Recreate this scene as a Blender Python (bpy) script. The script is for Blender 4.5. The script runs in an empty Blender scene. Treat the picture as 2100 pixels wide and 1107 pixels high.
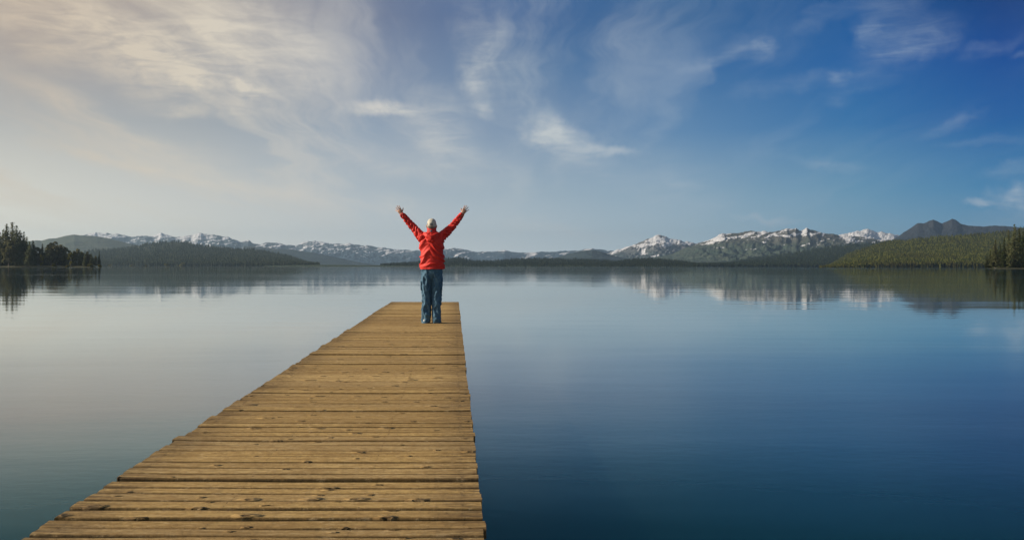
import bpy, bmesh, math, random
import numpy as np
from mathutils import Vector, Matrix, Euler, noise
R = math.radians
scene = bpy.context.scene
C = scene.collection

# ------------------------------------------------------------------ camera, light, exposure
F = 1900.0            # focal length in photograph pixels (2100 wide)
CAM_H = 1.45          # lens above the water
HOR = 546.0
cam_d = bpy.data.cameras.new("camera")
cam_d.sensor_width = 36.0
cam_d.lens = 36.0 * F / 2100.0
cam_d.clip_start = 0.1
cam_d.clip_end = 90000.0
cam = bpy.data.objects.new("camera", cam_d)
C.objects.link(cam)
cam.matrix_world = (Matrix.Translation((0, 0, CAM_H))
                    @ Euler((R(90) - math.atan((553.5 - HOR) / F), 0, 0)).to_matrix().to_4x4()
                    @ Matrix.Rotation(R(0.08), 4, 'Z'))
scene.camera = cam
scene.cycles.use_denoising = True
scene.cycles.max_bounces = 8
scene.cycles.volume_bounces = 0
scene.view_settings.view_transform = 'Standard'
scene.view_settings.look = 'None'
scene.view_settings.exposure = 0.3
scene.view_settings.gamma = 1.0
scene.view_settings.use_curve_mapping = False

SUN_AZ, SUN_EL = R(-92.0), R(24.0)
sun_d = bpy.data.lights.new("sun", 'SUN')
sun_d.energy = 5.0
sun_d.angle = R(0.5)
sun_d.color = (1.0, 0.87, 0.69)
sun = bpy.data.objects.new("sun", sun_d)
C.objects.link(sun)
sdir = Vector((math.sin(SUN_AZ) * math.cos(SUN_EL), math.cos(SUN_AZ) * math.cos(SUN_EL), math.sin(SUN_EL)))
sun.rotation_euler = sdir.to_track_quat('Z', 'Y').to_euler()


def lin(r, g, b):
    def f(c):
        c /= 255.0
        return c / 12.92 if c <= 0.04045 else ((c + 0.055) / 1.055) ** 2.4
    return (f(r), f(g), f(b), 1.0)


class NT:
    """small helper to write node trees"""
    def __init__(s, tree):
        s.t = tree
        s.n = tree.nodes
        s.l = tree.links

    def add(s, typ, props=None, **ins):
        nd = s.n.new(typ)
        for k, v in (props or {}).items():
            setattr(nd, k, v)
        for k, v in ins.items():
            key = int(k[1:]) if k[0] == '_' and k[1:].isdigit() else k.replace('_', ' ')
            s.put(nd.inputs[key], v)
        return nd

    def put(s, sock, v):
        if isinstance(v, bpy.types.NodeSocket):
            s.l.new(v, sock)
        elif isinstance(v, bpy.types.Node):
            s.l.new(v.outputs[0], sock)
        else:
            sock.default_value = v

    def math(s, op, a, b=0.0, c=0.0, clamp=False):
        nd = s.add('ShaderNodeMath', {'operation': op, 'use_clamp': clamp}, _0=a, _1=b, _2=c)
        return nd.outputs[0]

    def vmath(s, op, a, b=(0, 0, 0)):
        nd = s.add('ShaderNodeVectorMath', {'operation': op}, _0=a, _1=b)
        return nd.outputs['Value'] if op in ('LENGTH', 'DOT_PRODUCT', 'DISTANCE') else nd.outputs[0]

    def mapr(s, v, a, b, c=0.0, d=1.0, smooth=True):
        nd = s.add('ShaderNodeMapRange', {'interpolation_type': 'SMOOTHSTEP' if smooth else 'LINEAR', 'clamp': True})
        s.put(nd.inputs['Value'], v)
        for k, x in zip(('From Min', 'From Max', 'To Min', 'To Max'), (a, b, c, d)):
            s.put(nd.inputs[k], x)
        return nd.outputs['Result']

    def noise(s, vec, scale=1.0, detail=4.0, rough=0.55, dist=0.0, color=False, typ='FBM'):
        nd = s.add('ShaderNodeTexNoise', {'noise_type': typ}, Vector=vec, Scale=scale, Detail=detail, Roughness=rough, Distortion=dist)
        return nd.outputs['Color' if color else 0]

    def mix(s, fac, a, b, blend='MIX'):
        nd = s.add('ShaderNodeMix', {'data_type': 'RGBA', 'blend_type': blend, 'clamp_factor': True})
        s.put(nd.inputs[0], fac)
        s.put(nd.inputs[6], a)
        s.put(nd.inputs[7], b)
        return nd.outputs[2]

    def mapping(s, vec, loc=(0, 0, 0), rot=(0, 0, 0), scale=(1, 1, 1), typ='POINT'):
        return s.add('ShaderNodeMapping', {'vector_type': typ}, Vector=vec, Location=loc, Rotation=rot, Scale=scale).outputs[0]

    def ramp(s, fac, stops, interp='LINEAR'):
        nd = s.add('ShaderNodeValToRGB', Fac=fac)
        cr = nd.color_ramp
        cr.interpolation = interp
        while len(cr.elements) > 1:
            cr.elements.remove(cr.elements[-1])
        cr.elements[0].position = stops[0][0]
        cr.elements[0].color = stops[0][1]
        for p, c in stops[1:]:
            e = cr.elements.new(p)
            e.color = c
        return nd.outputs[0]


# ------------------------------------------------------------------ sky
def az_of(px):
    return math.degrees(math.atan((px - 1050) / F))


def el_of(px, py):
    return math.degrees(math.atan((HOR - py) / F * math.cos(R(az_of(px)))))


world = bpy.data.worlds.new("World")
scene.world = world
world.use_nodes = True
w = NT(world.node_tree)
w.n.clear()
gen = w.add('ShaderNodeTexCoord').outputs['Generated']
sep = w.add('ShaderNodeSeparateXYZ', Vector=gen).outputs
dx, dy, dz = sep[0], sep[1], sep[2]
az = w.math('MULTIPLY', w.math('ARCTAN2', dx, dy), 57.29578)
el = w.math('MULTIPLY', w.math('ARCSINE', dz), 57.29578)
hl = w.math('SQRT', w.math('ADD', w.math('MULTIPLY', dx, dx), w.math('ADD', w.math('MULTIPLY', dy, dy), 1e-6)))
saz = w.math('DIVIDE', dx, hl)
fac = w.math('MULTIPLY_ADD', saz, 0.5, 0.5)
cols = [50, 400, 750, 1050, 1400, 1750, 2050]
pos = [0.5 + 0.5 * math.sin(R(az_of(c))) for c in cols]
SKY = [  # elevation in degrees, colours left to right (clear sky behind the clouds)
    (0.8, [(246, 237, 215), (236, 231, 216), (220, 224, 220), (208, 218, 220), (182, 204, 213), (140, 180, 200), (112, 164, 192)]),
    (4.4, [(217, 213, 200), (205, 205, 199), (182, 192, 198), (166, 184, 196), (140, 171, 192), (100, 152, 184), (58, 130, 178)]),
    (8.2, [(178, 177, 174), (166, 171, 175), (150, 165, 182), (128, 151, 178), (90, 134, 176), (46, 114, 170), (4, 90, 160)]),
    (11.8, [(162, 153, 149), (152, 153, 160), (130, 143, 166), (94, 126, 163), (56, 108, 160), (24, 94, 160), (0, 70, 146)]),
    (15.0, [(168, 152, 142), (156, 149, 149), (114, 125, 150), (64, 101, 150), (42, 95, 147), (16, 84, 148), (0, 54, 118)]),
]
rows = []
for e_, cs in SKY:
    rows.append((e_, w.ramp(fac, [(p, lin(*c)) for p, c in zip(pos, cs)], 'B_SPLINE' if False else 'LINEAR')))
cur = rows[0][1]
for (e0, c0), (e1, c1) in zip(rows[:-1], rows[1:]):
    cur = w.mix(w.mapr(el, e0, e1, smooth=False), cur, c1)
nish = w.add('ShaderNodeTexSky', {'sky_type': 'NISHITA', 'sun_disc': False, 'sun_elevation': SUN_EL,
                                  'sun_rotation': SUN_AZ, 'air_density': 1.0, 'dust_density': 1.0, 'ozone_density': 2.0})
nish_c = w.mix(1.0, nish.outputs[0], (0.07, 0.07, 0.07, 1), 'MULTIPLY')
cur = w.mix(w.mapr(el, 17.0, 40.0), cur, nish_c)
cur = w.mix(w.mapr(dy, 0.35, -0.25), cur, nish_c)        # plain blue sky behind the camera
# --- cirrus: soft wisps placed by azimuth / elevation, frayed by noise
ae = w.add('ShaderNodeCombineXYZ', X=az, Y=el, Z=0.0).outputs[0]
plane = w.add('ShaderNodeCombineXYZ', X=w.math('DIVIDE', dx, w.math('ADD', dz, 0.10)), Y=w.math('DIVIDE', dy, w.math('ADD', dz, 0.10)), Z=0.0).outputs[0]
n1 = w.noise(ae, 0.16, 5, 0.6, 0.3, color=True)
n1 = w.vmath('SUBTRACT', n1, (0.5, 0.5, 0.5))
n2 = w.vmath('SUBTRACT', w.noise(ae, 0.55, 6, 0.62, 0.6, color=True), (0.5, 0.5, 0.5))
warp = w.vmath('ADD', ae, w.vmath('ADD', w.vmath('MULTIPLY', n1, (4.5, 2.2, 0)), w.vmath('MULTIPLY', n2, (1.9, 1.0, 0))))
# x0 y0 x1 y1 half-width(px) strength
WISPS = [
    (-60, -20, 260, 85, 62, 0.60), (200, 70, 420, 160, 50, 0.62), (400, 150, 600, 205, 26, 0.40), (330, -10, 520, 95, 60, 0.42),
    (480, 80, 680, 150, 55, 0.36), (360, 150, 430, 165, 12, 0.45), (480, 182, 570, 195, 12, 0.55), (350, 226, 440, 226, 10, 0.36), (440, 215, 540, 250, 20, 0.28),
    (700, 228, 835, 230, 11, 0.62), (560, 235, 700, 310, 14, 0.22), (690, 300, 880, 360, 14, 0.22), (820, 275, 1010, 350, 36, 0.34),
    (960, 30, 1000, 150, 34, 0.30), (965, 140, 985, 215, 22, 0.40), (985, 215, 1010, 235, 11, 0.40), (840, 215, 960, 260, 34, 0.28),
    (1105, 245, 1135, 290, 24, 0.62), (1120, 280, 1200, 300, 20, 0.55), (1190, 303, 1296, 319, 7, 0.60), (1130, 310, 1250, 345, 18, 0.22),
    (0, 165, 230, 250, 14, 0.25), (200, 245, 480, 350, 14, 0.20), (60, 290, 260, 330, 8, 0.34), (240, 328, 420, 372, 7, 0.34), (400, 370, 650, 410, 9, 0.24),
    (760, 405, 900, 440, 16, 0.40), (560, 385, 720, 430, 12, 0.16), (1000, 452, 1200, 480, 14, 0.34), (1080, 470, 1330, 498, 12, 0.34), (740, 350, 900, 370, 12, 0.2),
    (1480, 440, 1660, 448, 5, 0.32), (1340, 370, 1420, 378, 10, 0.18), (1300, 400, 1480, 425, 14, 0.15),
    (1560, 80, 1585, 92, 9, 0.40), (1500, 95, 1590, 105, 16, 0.22), (1380, 137, 1540, 112, 9, 0.26),
    (1780, 20, 1850, 40, 34, 0.32), (1765, 90, 1810, 62, 13, 0.34), (1790, 100, 1950, 92, 15, 0.44), (1850, 75, 1960, 60, 22, 0.28), (1690, 162, 1730, 160, 9, 0.44),
    (1680, 172, 1840, 166, 12, 0.32), (1670, 208, 1740, 206, 11, 0.26), (1740, 130, 1900, 115, 22, 0.22), (1890, 283, 2000, 228, 9, 0.36), (1930, 302, 2110, 290, 6, 0.26),
    (2060, 101, 2110, 101, 5, 0.25), (2030, 365, 2120, 335, 9, 0.22), (1985, 425, 2050, 427, 5, 0.55), (2050, 408, 2120, 385, 12, 0.50), (2060, 430, 2120, 425, 12, 0.45), (1980, 468, 2130, 455, 12, 0.28),
    (1600, 330, 1800, 350, 7, 0.16), (1420, 130, 1640, 70, 14, 0.12), (1640, 60, 1760, 20, 12, 0.35), (1960, 120, 2090, 60, 9, 0.30), (1500, 200, 1700, 150, 12, 0.25), (1270, 60, 1380, 240, 60, 0.08), (1040, 60, 1060, 260, 46, 0.14), (1180, 350, 1500, 390, 40, 0.14),
]
total = None
for x0, y0, x1, y1, hw, st in WISPS:
    a0, e0, a1, e1 = az_of(x0), el_of(x0, y0), az_of(x1), el_of(x1, y1)
    L = math.hypot(a1 - a0, e1 - e0)
    ang = math.atan2(e1 - e0, a1 - a0)
    hwd = hw / F * 57.3
    v = w.mapping(warp, ((a0 + a1) / 2, (e0 + e1) / 2, 0), (0, 0, ang), (L * 0.64 + hwd * 1.2, hwd * 2.3, 1), 'TEXTURE')
    st *= 1.2 if x0 < 900 else (0.9 if x0 < 1340 else (0.50 if y0 < 320 else 1.25))
    m = w.mapr(w.vmath('LENGTH', v), 1.0, 0.0, 0.0, st)
    total = m if total is None else w.math('ADD', total, m)
# fibres fanned out as on a flat cloud layer
fib = w.noise(w.mapping(plane, rot=(0, 0, R(35)), scale=(1.0, 0.28, 1)), 2.6, 8, 0.62, 0.5)
fib2 = w.noise(w.mapping(ae, rot=(0, 0, R(18)), scale=(0.22, 1.0, 1)), 1.3, 7, 0.65, 0.7)
fibm = w.math('MULTIPLY', w.mapr(fib2, 0.30, 0.68, 0.42, 1.2), w.mapr(fib, 0.30, 0.65, 0.65, 1.15))
# long bands running away over the lake, so they fan out from the horizon
pw = w.vmath('ADD', plane, w.vmath('MULTIPLY', w.vmath('SUBTRACT', w.noise(plane, 0.5, 4, 0.6, color=True), (0.5, 0.5, 0.5)), (0.9, 0.9, 0)))
fan = w.noise(w.mapping(pw, rot=(0, 0, R(-4)), scale=(1.0, 0.13, 1)), 1.9, 7, 0.60, 0.2)
veil = w.math('MULTIPLY', w.mapr(fan, 0.44, 0.64, 0.0, 0.48), w.mapr(w.noise(ae, 0.07, 3, 0.5), 0.34, 0.62, 0.25, 1.0))
veil = w.math('MULTIPLY', veil, w.mapr(saz, -0.05, 0.42, 1.0, 0.14))
veil = w.math('MULTIPLY', veil, w.mapr(el, 1.0, 5.0, 0.3, 1.0))
cl = w.math('ADD', w.math('MULTIPLY', total, fibm), veil)
cl = w.math('MINIMUM', cl, 0.9)
ccol = w.ramp(fac, [(pos[0], lin(214, 196, 172)), (pos[1], lin(224, 212, 192)), (pos[2], lin(216, 212, 204)), (pos[3], lin(206, 210, 208)), (pos[4], lin(186, 198, 208)), (pos[6], lin(172, 190, 206))])
cur = w.mix(cl, cur, ccol)
cur = w.mix(w.mapr(el, -3.0, -0.5), lin(70, 90, 100), cur)
bg = w.add('ShaderNodeBackground', Color=cur, Strength=0.5 ** 0.3)
w.l.new(bg.outputs[0], w.add('ShaderNodeOutputWorld').inputs[0])


# ------------------------------------------------------------------ helpers
def material(name):
    m = bpy.data.materials.new(name)
    m.use_nodes = True
    t = NT(m.node_tree)
    t.n.clear()
    out = t.add('ShaderNodeOutputMaterial')
    return m, t, out


def principled(t, out, **k):
    p = t.add('ShaderNodeBsdfPrincipled', **k)
    t.l.new(p.outputs[0], out.inputs[0])
    return p


def tag(o, label=None, cat=None, group=None, kind=None):
    for k, v in (('label', label), ('category', cat), ('group', group), ('kind', kind)):
        if v:
            o[k] = v
    return o


def mesh_obj(name, verts, faces, mat=None, parent=None, smooth=True):
    me = bpy.data.meshes.new(name)
    me.from_pydata(verts, [], faces)
    if mat:
        me.materials.append(mat)
    if smooth:
        me.polygons.foreach_set('use_smooth', [True] * len(me.polygons))
    me.update()
    o = bpy.data.objects.new(name, me)
    C.objects.link(o)
    if parent:
        o.parent = parent
    return o


def np_mesh(name, V, T, mats, smooth=False, mat_idx=None):
    """triangle mesh from numpy arrays"""
    me = bpy.data.meshes.new(name)
    me.vertices.add(len(V))
    me.vertices.foreach_set('co', np.asarray(V, dtype=np.float32).ravel())
    n = len(T)
    me.loops.add(n * 3)
    me.polygons.add(n)
    me.loops.foreach_set('vertex_index', np.asarray(T, dtype=np.int32).ravel())
    me.polygons.foreach_set('loop_start', np.arange(0, n * 3, 3, dtype=np.int32))
    if mat_idx is not None:
        me.polygons.foreach_set('material_index', np.asarray(mat_idx, dtype=np.int32))
    if smooth:
        me.polygons.foreach_set('use_smooth', np.ones(n, dtype=bool))
    for m in mats:
        me.materials.append(m)
    me.update(calc_edges=True)
    return me


def link(name, me, parent=None):
    o = bpy.data.objects.new(name, me)
    C.objects.link(o)
    if parent:
        o.parent = parent
    return o


# ------------------------------------------------------------------ water
m_water, t, out = material("lake_water")
pos_ = t.add('ShaderNodeNewGeometry').outputs['Position']
dist = t.vmath('LENGTH', pos_)
b1 = t.noise(t.mapping(pos_, scale=(0.35, 1.0, 1)), 0.55, 3, 0.5)
b2 = t.noise(t.mapping(pos_, rot=(0, 0, R(8)), scale=(0.12, 0.5, 1)), 0.12, 4, 0.55)
b3 = t.noise(t.mapping(pos_, scale=(0.6, 1, 1)), 9.0, 2, 0.5)
near = t.mapr(dist, 4.0, 60.0, 1.0, 0.0)
hgt = t.math('ADD', t.math('MULTIPLY', b1, 0.010), t.math('MULTIPLY', b2, 0.06))
hgt = t.math('ADD', hgt, t.math('MULTIPLY', t.math('MULTIPLY', b3, near), 0.0012))
bump = t.add('ShaderNodeBump', Strength=0.55, Distance=1.0, Height=hgt).outputs[0]
fres = t.add('ShaderNodeFresnel', IOR=1.333, Normal=bump).outputs[0]
refl = t.ramp(fres, [(p_, (v_, v_, v_, 1)) for p_, v_ in ((0.0, 0.01), (0.15, 0.03), (0.20, 0.09), (0.26, 0.22), (0.34, 0.46), (0.47, 0.67), (0.70, 0.86), (1.0, 0.91))])
tint = t.mix(t.mapr(fres, 0.14, 0.42, smooth=False), (0.36, 0.90, 1.0, 1), (1.0, 1.0, 0.97, 1))
ruff = t.noise(t.mapping(pos_, scale=(0.10, 1.0, 1)), 0.012, 4, 0.6)   # cat's-paws of breeze on the calm lake
rough = t.math('ADD', t.mapr(ruff, 0.50, 0.66, 0.03, 0.07), t.mapr(dist, 4.0, 26.0, 0.24, 0.0))
gl = t.add('ShaderNodeBsdfGlossy', Color=tint, Roughness=rough, Normal=bump)
df = t.add('ShaderNodeSubsurfaceScattering', {'falloff': 'BURLEY'}, Color=(0.004, 0.030, 0.046, 1), Scale=1.0, Radius=(5.0, 7.0, 8.0))
mx = t.add('ShaderNodeMixShader', _0=refl, _1=df.outputs[0], _2=gl.outputs[0])
t.l.new(mx.outputs[0], out.inputs[0])
WX, WY0, WY1 = 15500, -2500, 17500
xs = [-WX, -3000, -500, -60, 0, 60, 500, 3000, WX]
ys = [WY0, -200, -20, 0, 20, 60, 300, 1500, 6000, WY1]
vs = [(x, y, 0) for y in ys for x in xs]
fs = [(j * len(xs) + i, j * len(xs) + i + 1, (j + 1) * len(xs) + i + 1, (j + 1) * len(xs) + i) for j in range(len(ys) - 1) for i in range(len(xs) - 1)]
tag(mesh_obj("lake_water", vs, fs, m_water), kind='structure')
# lake bed under it
m_bed, t, out = material("silt")
principled(t, out, Base_Color=(0.05, 0.06, 0.05, 1), Roughness=0.9)
tag(mesh_obj("lakebed", [(-WX, WY0, -6), (WX, WY0, -6), (WX, WY1, -6), (-WX, WY1, -6)], [(0, 1, 2, 3)], m_bed), kind='structure')


# ------------------------------------------------------------------ terrain
def terrain_mat(name, forest, forest2, rock, snow_line, snow_span, snow_amt, patch, lit=0.25, tex=0.03):
    m, t, out = material(name)
    g = t.add('ShaderNodeNewGeometry').outputs
    P, N = g['Position'], g['Normal']
    z = t.add('ShaderNodeSeparateXYZ', Vector=P).outputs[2]
    nz = t.add('ShaderNodeSeparateXYZ', Vector=N).outputs
    na = t.noise(t.mapping(P, scale=(1, 0.35, 1)), tex, 5, 0.65)
    col = t.mix(t.mapr(na, 0.35, 0.65), forest + (1,), forest2 + (1,))
    hi = t.mapr(t.math('ADD', z, t.math('MULTIPLY', t.math('SUBTRACT', t.noise(P, patch * 0.6, 5, 0.6), 0.5), snow_span * 1.4)), snow_line - snow_span * 0.4, snow_line + snow_span * 0.8)
    col = t.mix(t.math('MULTIPLY', hi, 0.8), col, rock + (1,))
    if snow_amt > 0:
        # snow lies in gullies and on open slopes: patchy noise, more of it with height
        q1 = t.mapping(P, rot=(0, R(32), 0), scale=(1.0, 0.12, 2.2))
        sn = t.noise(t.mapping(q1, scale=(0.42, 1.0, 1.25)), patch, 5, 0.62, 0.5)
        sz = t.math('DIVIDE', t.math('SUBTRACT', z, snow_line), snow_span)
        s = t.math('ADD', sn, t.math('MULTIPLY', t.math('MINIMUM', sz, 1.4), 0.14))
        s = t.math('SUBTRACT', s, t.math('MULTIPLY', nz[0], lit * 0.30))  # more white on left faces: sun side put into the snow colour
        fine = t.noise(P, patch * 5, 3, 0.6)
        s = t.math('ADD', s, t.math('MULTIPLY', t.math('SUBTRACT', fine, 0.5), 0.07))
        thr = 0.66 - snow_amt
        smask = t.mapr(s, thr, thr + 0.05)
        smask = t.math('MULTIPLY', smask, t.mapr(sz, -0.9, -0.2))
        col = t.mix(smask, col, (0.58, 0.59, 0.62, 1))
    bn = t.noise(P, tex * 1.2, 6, 0.7)
    bp = t.add('ShaderNodeBump', Strength=0.8, Distance=0.5 / tex, Height=bn)
    principled(t, out, Base_Color=col, Roughness=0.95, Specular_IOR_Level=0.1, Normal=bp.outputs[0])
    return m


def interp(pts, x):
    xs_ = [p[0] for p in pts]
    ys_ = [p[1] for p in pts]
    return np.interp(x, xs_, ys_)


class Ridge:
    """A ridge of hills: crest line at distance D, slope falling to the lake shore at D0, back slope behind."""
    def __init__(s, name, pts, D0, D, mat, seed, rough=0.35, scale=900., step=1.6, rows=56, back=1.25, shape=0.85, crest_amp=0.03):
        x0, x1 = pts[0][0], pts[-1][0]
        n = int((x1 - x0) / step) + 1
        px = np.linspace(x0, x1, n)
        crest = interp(pts, px)
        ts = np.concatenate([np.linspace(0, 1, rows), 1 + (back - 1) * np.linspace(0.12, 1, 10)])
        V = np.zeros((len(ts), n, 3))
        off = Vector((seed * 17.3, seed * 5.1, seed * 3.7))
        Hc = (HOR - crest) / F * D + CAM_H
        # ends of the ridge come down to the water
        for j, tt in enumerate(ts):
            d = D0 + (D - D0) * tt
            X = (px - 1050) / F * d
            if tt <= 1:
                prof = (d / D) * (tt ** shape)
                env = math.sin(math.pi * min(1, tt * 1.0)) ** 0.7 * 1.0 if tt < 1 else 0
            else:
                q = (tt - 1) / (back - 1)
                prof = 1 - 0.55 * q ** 1.3 - 0.5 * q ** 4
                env = 0.3
            for i in range(n):
                p = Vector((X[i] / scale, d / scale * 0.8, 0)) + off
                v = noise.ridged_multi_fractal(p, 0.9, 2.1, 7, 1.0, 2.0) * 0.42   # ~0..1
                f2 = noise.fractal(p * 6.0, 0.8, 2.0, 5)
                h = Hc[i] * prof
                h *= 1 - rough * env * (1 - min(1, v))
                h += Hc[i] * (0.10 * rough * env + crest_amp * min(1, tt)) * f2
                V[j, i] = (X[i], d, h - 1.2 * max(0, 1 - tt * 12))
        s.V = V
        s.n, s.m = n, len(ts)
        idx = np.arange(s.m * n).reshape(s.m, n)
        a, b, c, d_ = idx[:-1, :-1].ravel(), idx[:-1, 1:].ravel(), idx[1:, 1:].ravel(), idx[1:, :-1].ravel()
        T = np.concatenate([np.stack([a, b, c], 1), np.stack([a, c, d_], 1)])
        me = np_mesh(name, V.reshape(-1, 3), T, [mat], smooth=True)
        s.o = tag(link(name, me), kind='structure')
        s.rows = rows

    def scatter(s, count, rng, tmax=1.0, tmin=0.0, power=1.0):
        tt = tmin + (tmax - tmin) * rng.random(count) ** power
        j = tt * (s.rows - 1)
        i = rng.random(count) * (s.n - 1.001)
        j0 = np.clip(j.astype(int), 0, s.m - 2)
        i0 = i.astype(int)
        fj, fi = (j - j0)[:, None], (i - i0)[:, None]
        V = s.V
        return (V[j0, i0] * (1 - fj) * (1 - fi) + V[j0, i0 + 1] * (1 - fj) * fi + V[j0 + 1, i0] * fj * (1 - fi) + V[j0 + 1, i0 + 1] * fj * fi)


m_far = terrain_mat("snowy_slope_far", (0.020, 0.048, 0.080), (0.038, 0.068, 0.098), (0.09, 0.11, 0.13), 210, 230, 0.105, 0.009)  # blue of distance haze put into the forest colours
m_peak = terrain_mat("snowy_peak", (0.05, 0.07, 0.07), (0.06, 0.08, 0.08), (0.16, 0.15, 0.15), 150, 190, 0.11, 0.009)
m_white = terrain_mat("white_peak", (0.07, 0.08, 0.08), (0.08, 0.09, 0.09), (0.22, 0.21, 0.21), 150, 140, 0.32, 0.010)
m_big = terrain_mat("big_mountain", (0.038, 0.060, 0.045), (0.065, 0.080, 0.060), (0.10, 0.095, 0.085), 195, 130, 0.050, 0.012, tex=0.02)
m_dark = terrain_mat("dark_mountain", (0.012, 0.018, 0.024), (0.026, 0.031, 0.036), (0.032, 0.034, 0.040), 330, 120, 0, 0.007, tex=0.02)
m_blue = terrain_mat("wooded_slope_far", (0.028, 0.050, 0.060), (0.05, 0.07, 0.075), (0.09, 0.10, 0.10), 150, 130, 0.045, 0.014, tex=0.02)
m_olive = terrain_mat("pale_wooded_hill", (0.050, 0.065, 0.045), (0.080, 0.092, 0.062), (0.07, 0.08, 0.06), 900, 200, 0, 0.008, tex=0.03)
m_hill = terrain_mat("wooded_hill", (0.030, 0.050, 0.030), (0.052, 0.070, 0.042), (0.07, 0.08, 0.06), 900, 200, 0, 0.008, tex=0.03)
m_lefthill = terrain_mat("grassy_hill", (0.050, 0.065, 0.045), (0.085, 0.095, 0.062), (0.12, 0.11, 0.10), 330, 80, 0.02, 0.008, tex=0.02)
m_green = terrain_mat("green_hill", (0.035, 0.050, 0.016), (0.060, 0.072, 0.022), (0.08, 0.08, 0.05), 900, 200, 0, 0.008, tex=0.03)

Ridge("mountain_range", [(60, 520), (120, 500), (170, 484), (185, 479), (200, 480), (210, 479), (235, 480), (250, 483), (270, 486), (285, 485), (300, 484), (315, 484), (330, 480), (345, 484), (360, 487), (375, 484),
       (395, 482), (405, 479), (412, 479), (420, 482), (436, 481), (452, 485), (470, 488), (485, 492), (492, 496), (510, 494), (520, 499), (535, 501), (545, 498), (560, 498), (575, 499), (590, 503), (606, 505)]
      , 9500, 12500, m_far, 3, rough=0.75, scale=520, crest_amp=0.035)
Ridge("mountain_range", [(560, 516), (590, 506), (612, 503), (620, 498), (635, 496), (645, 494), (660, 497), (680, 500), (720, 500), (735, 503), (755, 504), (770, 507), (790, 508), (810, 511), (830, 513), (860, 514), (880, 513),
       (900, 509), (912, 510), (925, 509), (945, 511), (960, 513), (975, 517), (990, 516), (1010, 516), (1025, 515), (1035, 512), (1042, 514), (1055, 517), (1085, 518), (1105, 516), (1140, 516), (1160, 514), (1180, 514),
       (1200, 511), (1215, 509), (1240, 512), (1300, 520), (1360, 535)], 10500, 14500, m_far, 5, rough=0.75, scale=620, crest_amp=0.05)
Ridge("snow_peak", [(1190, 535), (1225, 524), (1240, 521), (1250, 518), (1262, 513), (1280, 508), (1300, 501), (1315, 496), (1330, 489), (1345, 483), (1355, 482), (1365, 483), (1375, 487), (1390, 491), (1410, 495), (1425, 499),
       (1435, 496), (1450, 493), (1465, 492), (1500, 500), (1560, 520)], 8800, 11500, m_peak, 8, rough=0.8, scale=420, crest_amp=0.04)
Ridge("snow_peak", [(1660, 505), (1700, 490), (1725, 480), (1740, 477), (1755, 473), (1770, 470), (1778, 468.5), (1790, 471), (1800, 476), (1810, 474), (1825, 477), (1842, 481), (1900, 500)], 9500, 12800, m_white, 11, rough=0.7, scale=420)
Ridge("mountain", [(1235, 546), (1270, 538), (1300, 533), (1340, 527), (1380, 520), (1400, 510), (1420, 503), (1440, 497), (1450, 494), (1460, 488), (1475, 480), (1485, 477), (1500, 476), (1515, 478), (1530, 475), (1545, 474), (1560, 475),
       (1570, 473), (1585, 475), (1600, 471), (1612, 467), (1625, 470), (1632, 467), (1640, 473), (1650, 470), (1655, 466), (1665, 470), (1680, 475), (1700, 479), (1730, 483), (1745, 483), (1780, 487), (1840, 493), (1900, 505), (2000, 530)],
      6200, 8600, m_big, 13, rough=0.7, scale=420, crest_amp=0.03)
Ridge("dark_mountain", [(1760, 530), (1800, 506), (1842, 484), (1855, 474), (1870, 465), (1882, 457), (1895, 457), (1905, 453), (1914, 449), (1923, 452.5), (1931, 457), (1942, 452), (1952, 447), (1960, 450), (1970, 457), (1985, 461), (2005, 463),
       (2030, 462), (2060, 462), (2100, 466), (2160, 464), (2250, 475)], 6500, 9200, m_dark, 17, rough=0.6, scale=500, crest_amp=0.015)
Ridge("hillside", [(-80, 505), (-20, 502), (40, 498), (75, 494), (85, 495), (100, 491), (115, 490), (135, 485), (152, 482), (165, 484), (200, 486), (220, 489), (260, 499), (290, 506), (330, 512), (400, 527), (470, 542)], 5200, 7600, m_lefthill, 19,
      rough=0.25, scale=1100, crest_amp=0.012)
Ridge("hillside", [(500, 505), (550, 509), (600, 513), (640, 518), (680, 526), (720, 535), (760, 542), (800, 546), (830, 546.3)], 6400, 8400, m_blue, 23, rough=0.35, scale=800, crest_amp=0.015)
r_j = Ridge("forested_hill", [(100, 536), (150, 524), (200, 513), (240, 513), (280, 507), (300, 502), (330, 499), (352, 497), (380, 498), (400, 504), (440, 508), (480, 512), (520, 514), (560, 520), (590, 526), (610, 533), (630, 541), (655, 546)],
            3300, 5000, m_olive, 29, rough=0.25, scale=700, crest_amp=0.012)
Ridge("low_shore", [(540, 545.6), (600, 544), (660, 543.5), (740, 544), (800, 545), (870, 545.6)], 3000, 3300, m_hill, 31, rough=0.1, scale=300, crest_amp=0.0, rows=10)
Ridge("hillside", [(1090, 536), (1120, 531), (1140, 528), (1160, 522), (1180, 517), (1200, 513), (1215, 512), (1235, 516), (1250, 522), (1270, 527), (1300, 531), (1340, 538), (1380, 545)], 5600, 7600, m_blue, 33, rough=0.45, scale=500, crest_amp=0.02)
r_l = Ridge("forested_hill", [(780, 546), (820, 542), (840, 541), (860, 538), (900, 534), (925, 531), (940, 529), (950, 531), (958, 534), (970, 537), (990, 537), (1030, 535), (1060, 532), (1110, 531), (1150, 532), (1200, 533), (1250, 536), (1300, 540), (1360, 545)],
            3600, 4700, m_hill, 37, rough=0.2, scale=500, crest_amp=0.015)
r_l2 = Ridge("forested_hill", [(1230, 545.5), (1260, 540), (1280, 535), (1300, 532), (1330, 531), (1350, 532), (1390, 536), (1420, 541), (1450, 545)], 3500, 4300, m_hill, 41, rough=0.2, scale=500, crest_amp=0.015)
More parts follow.
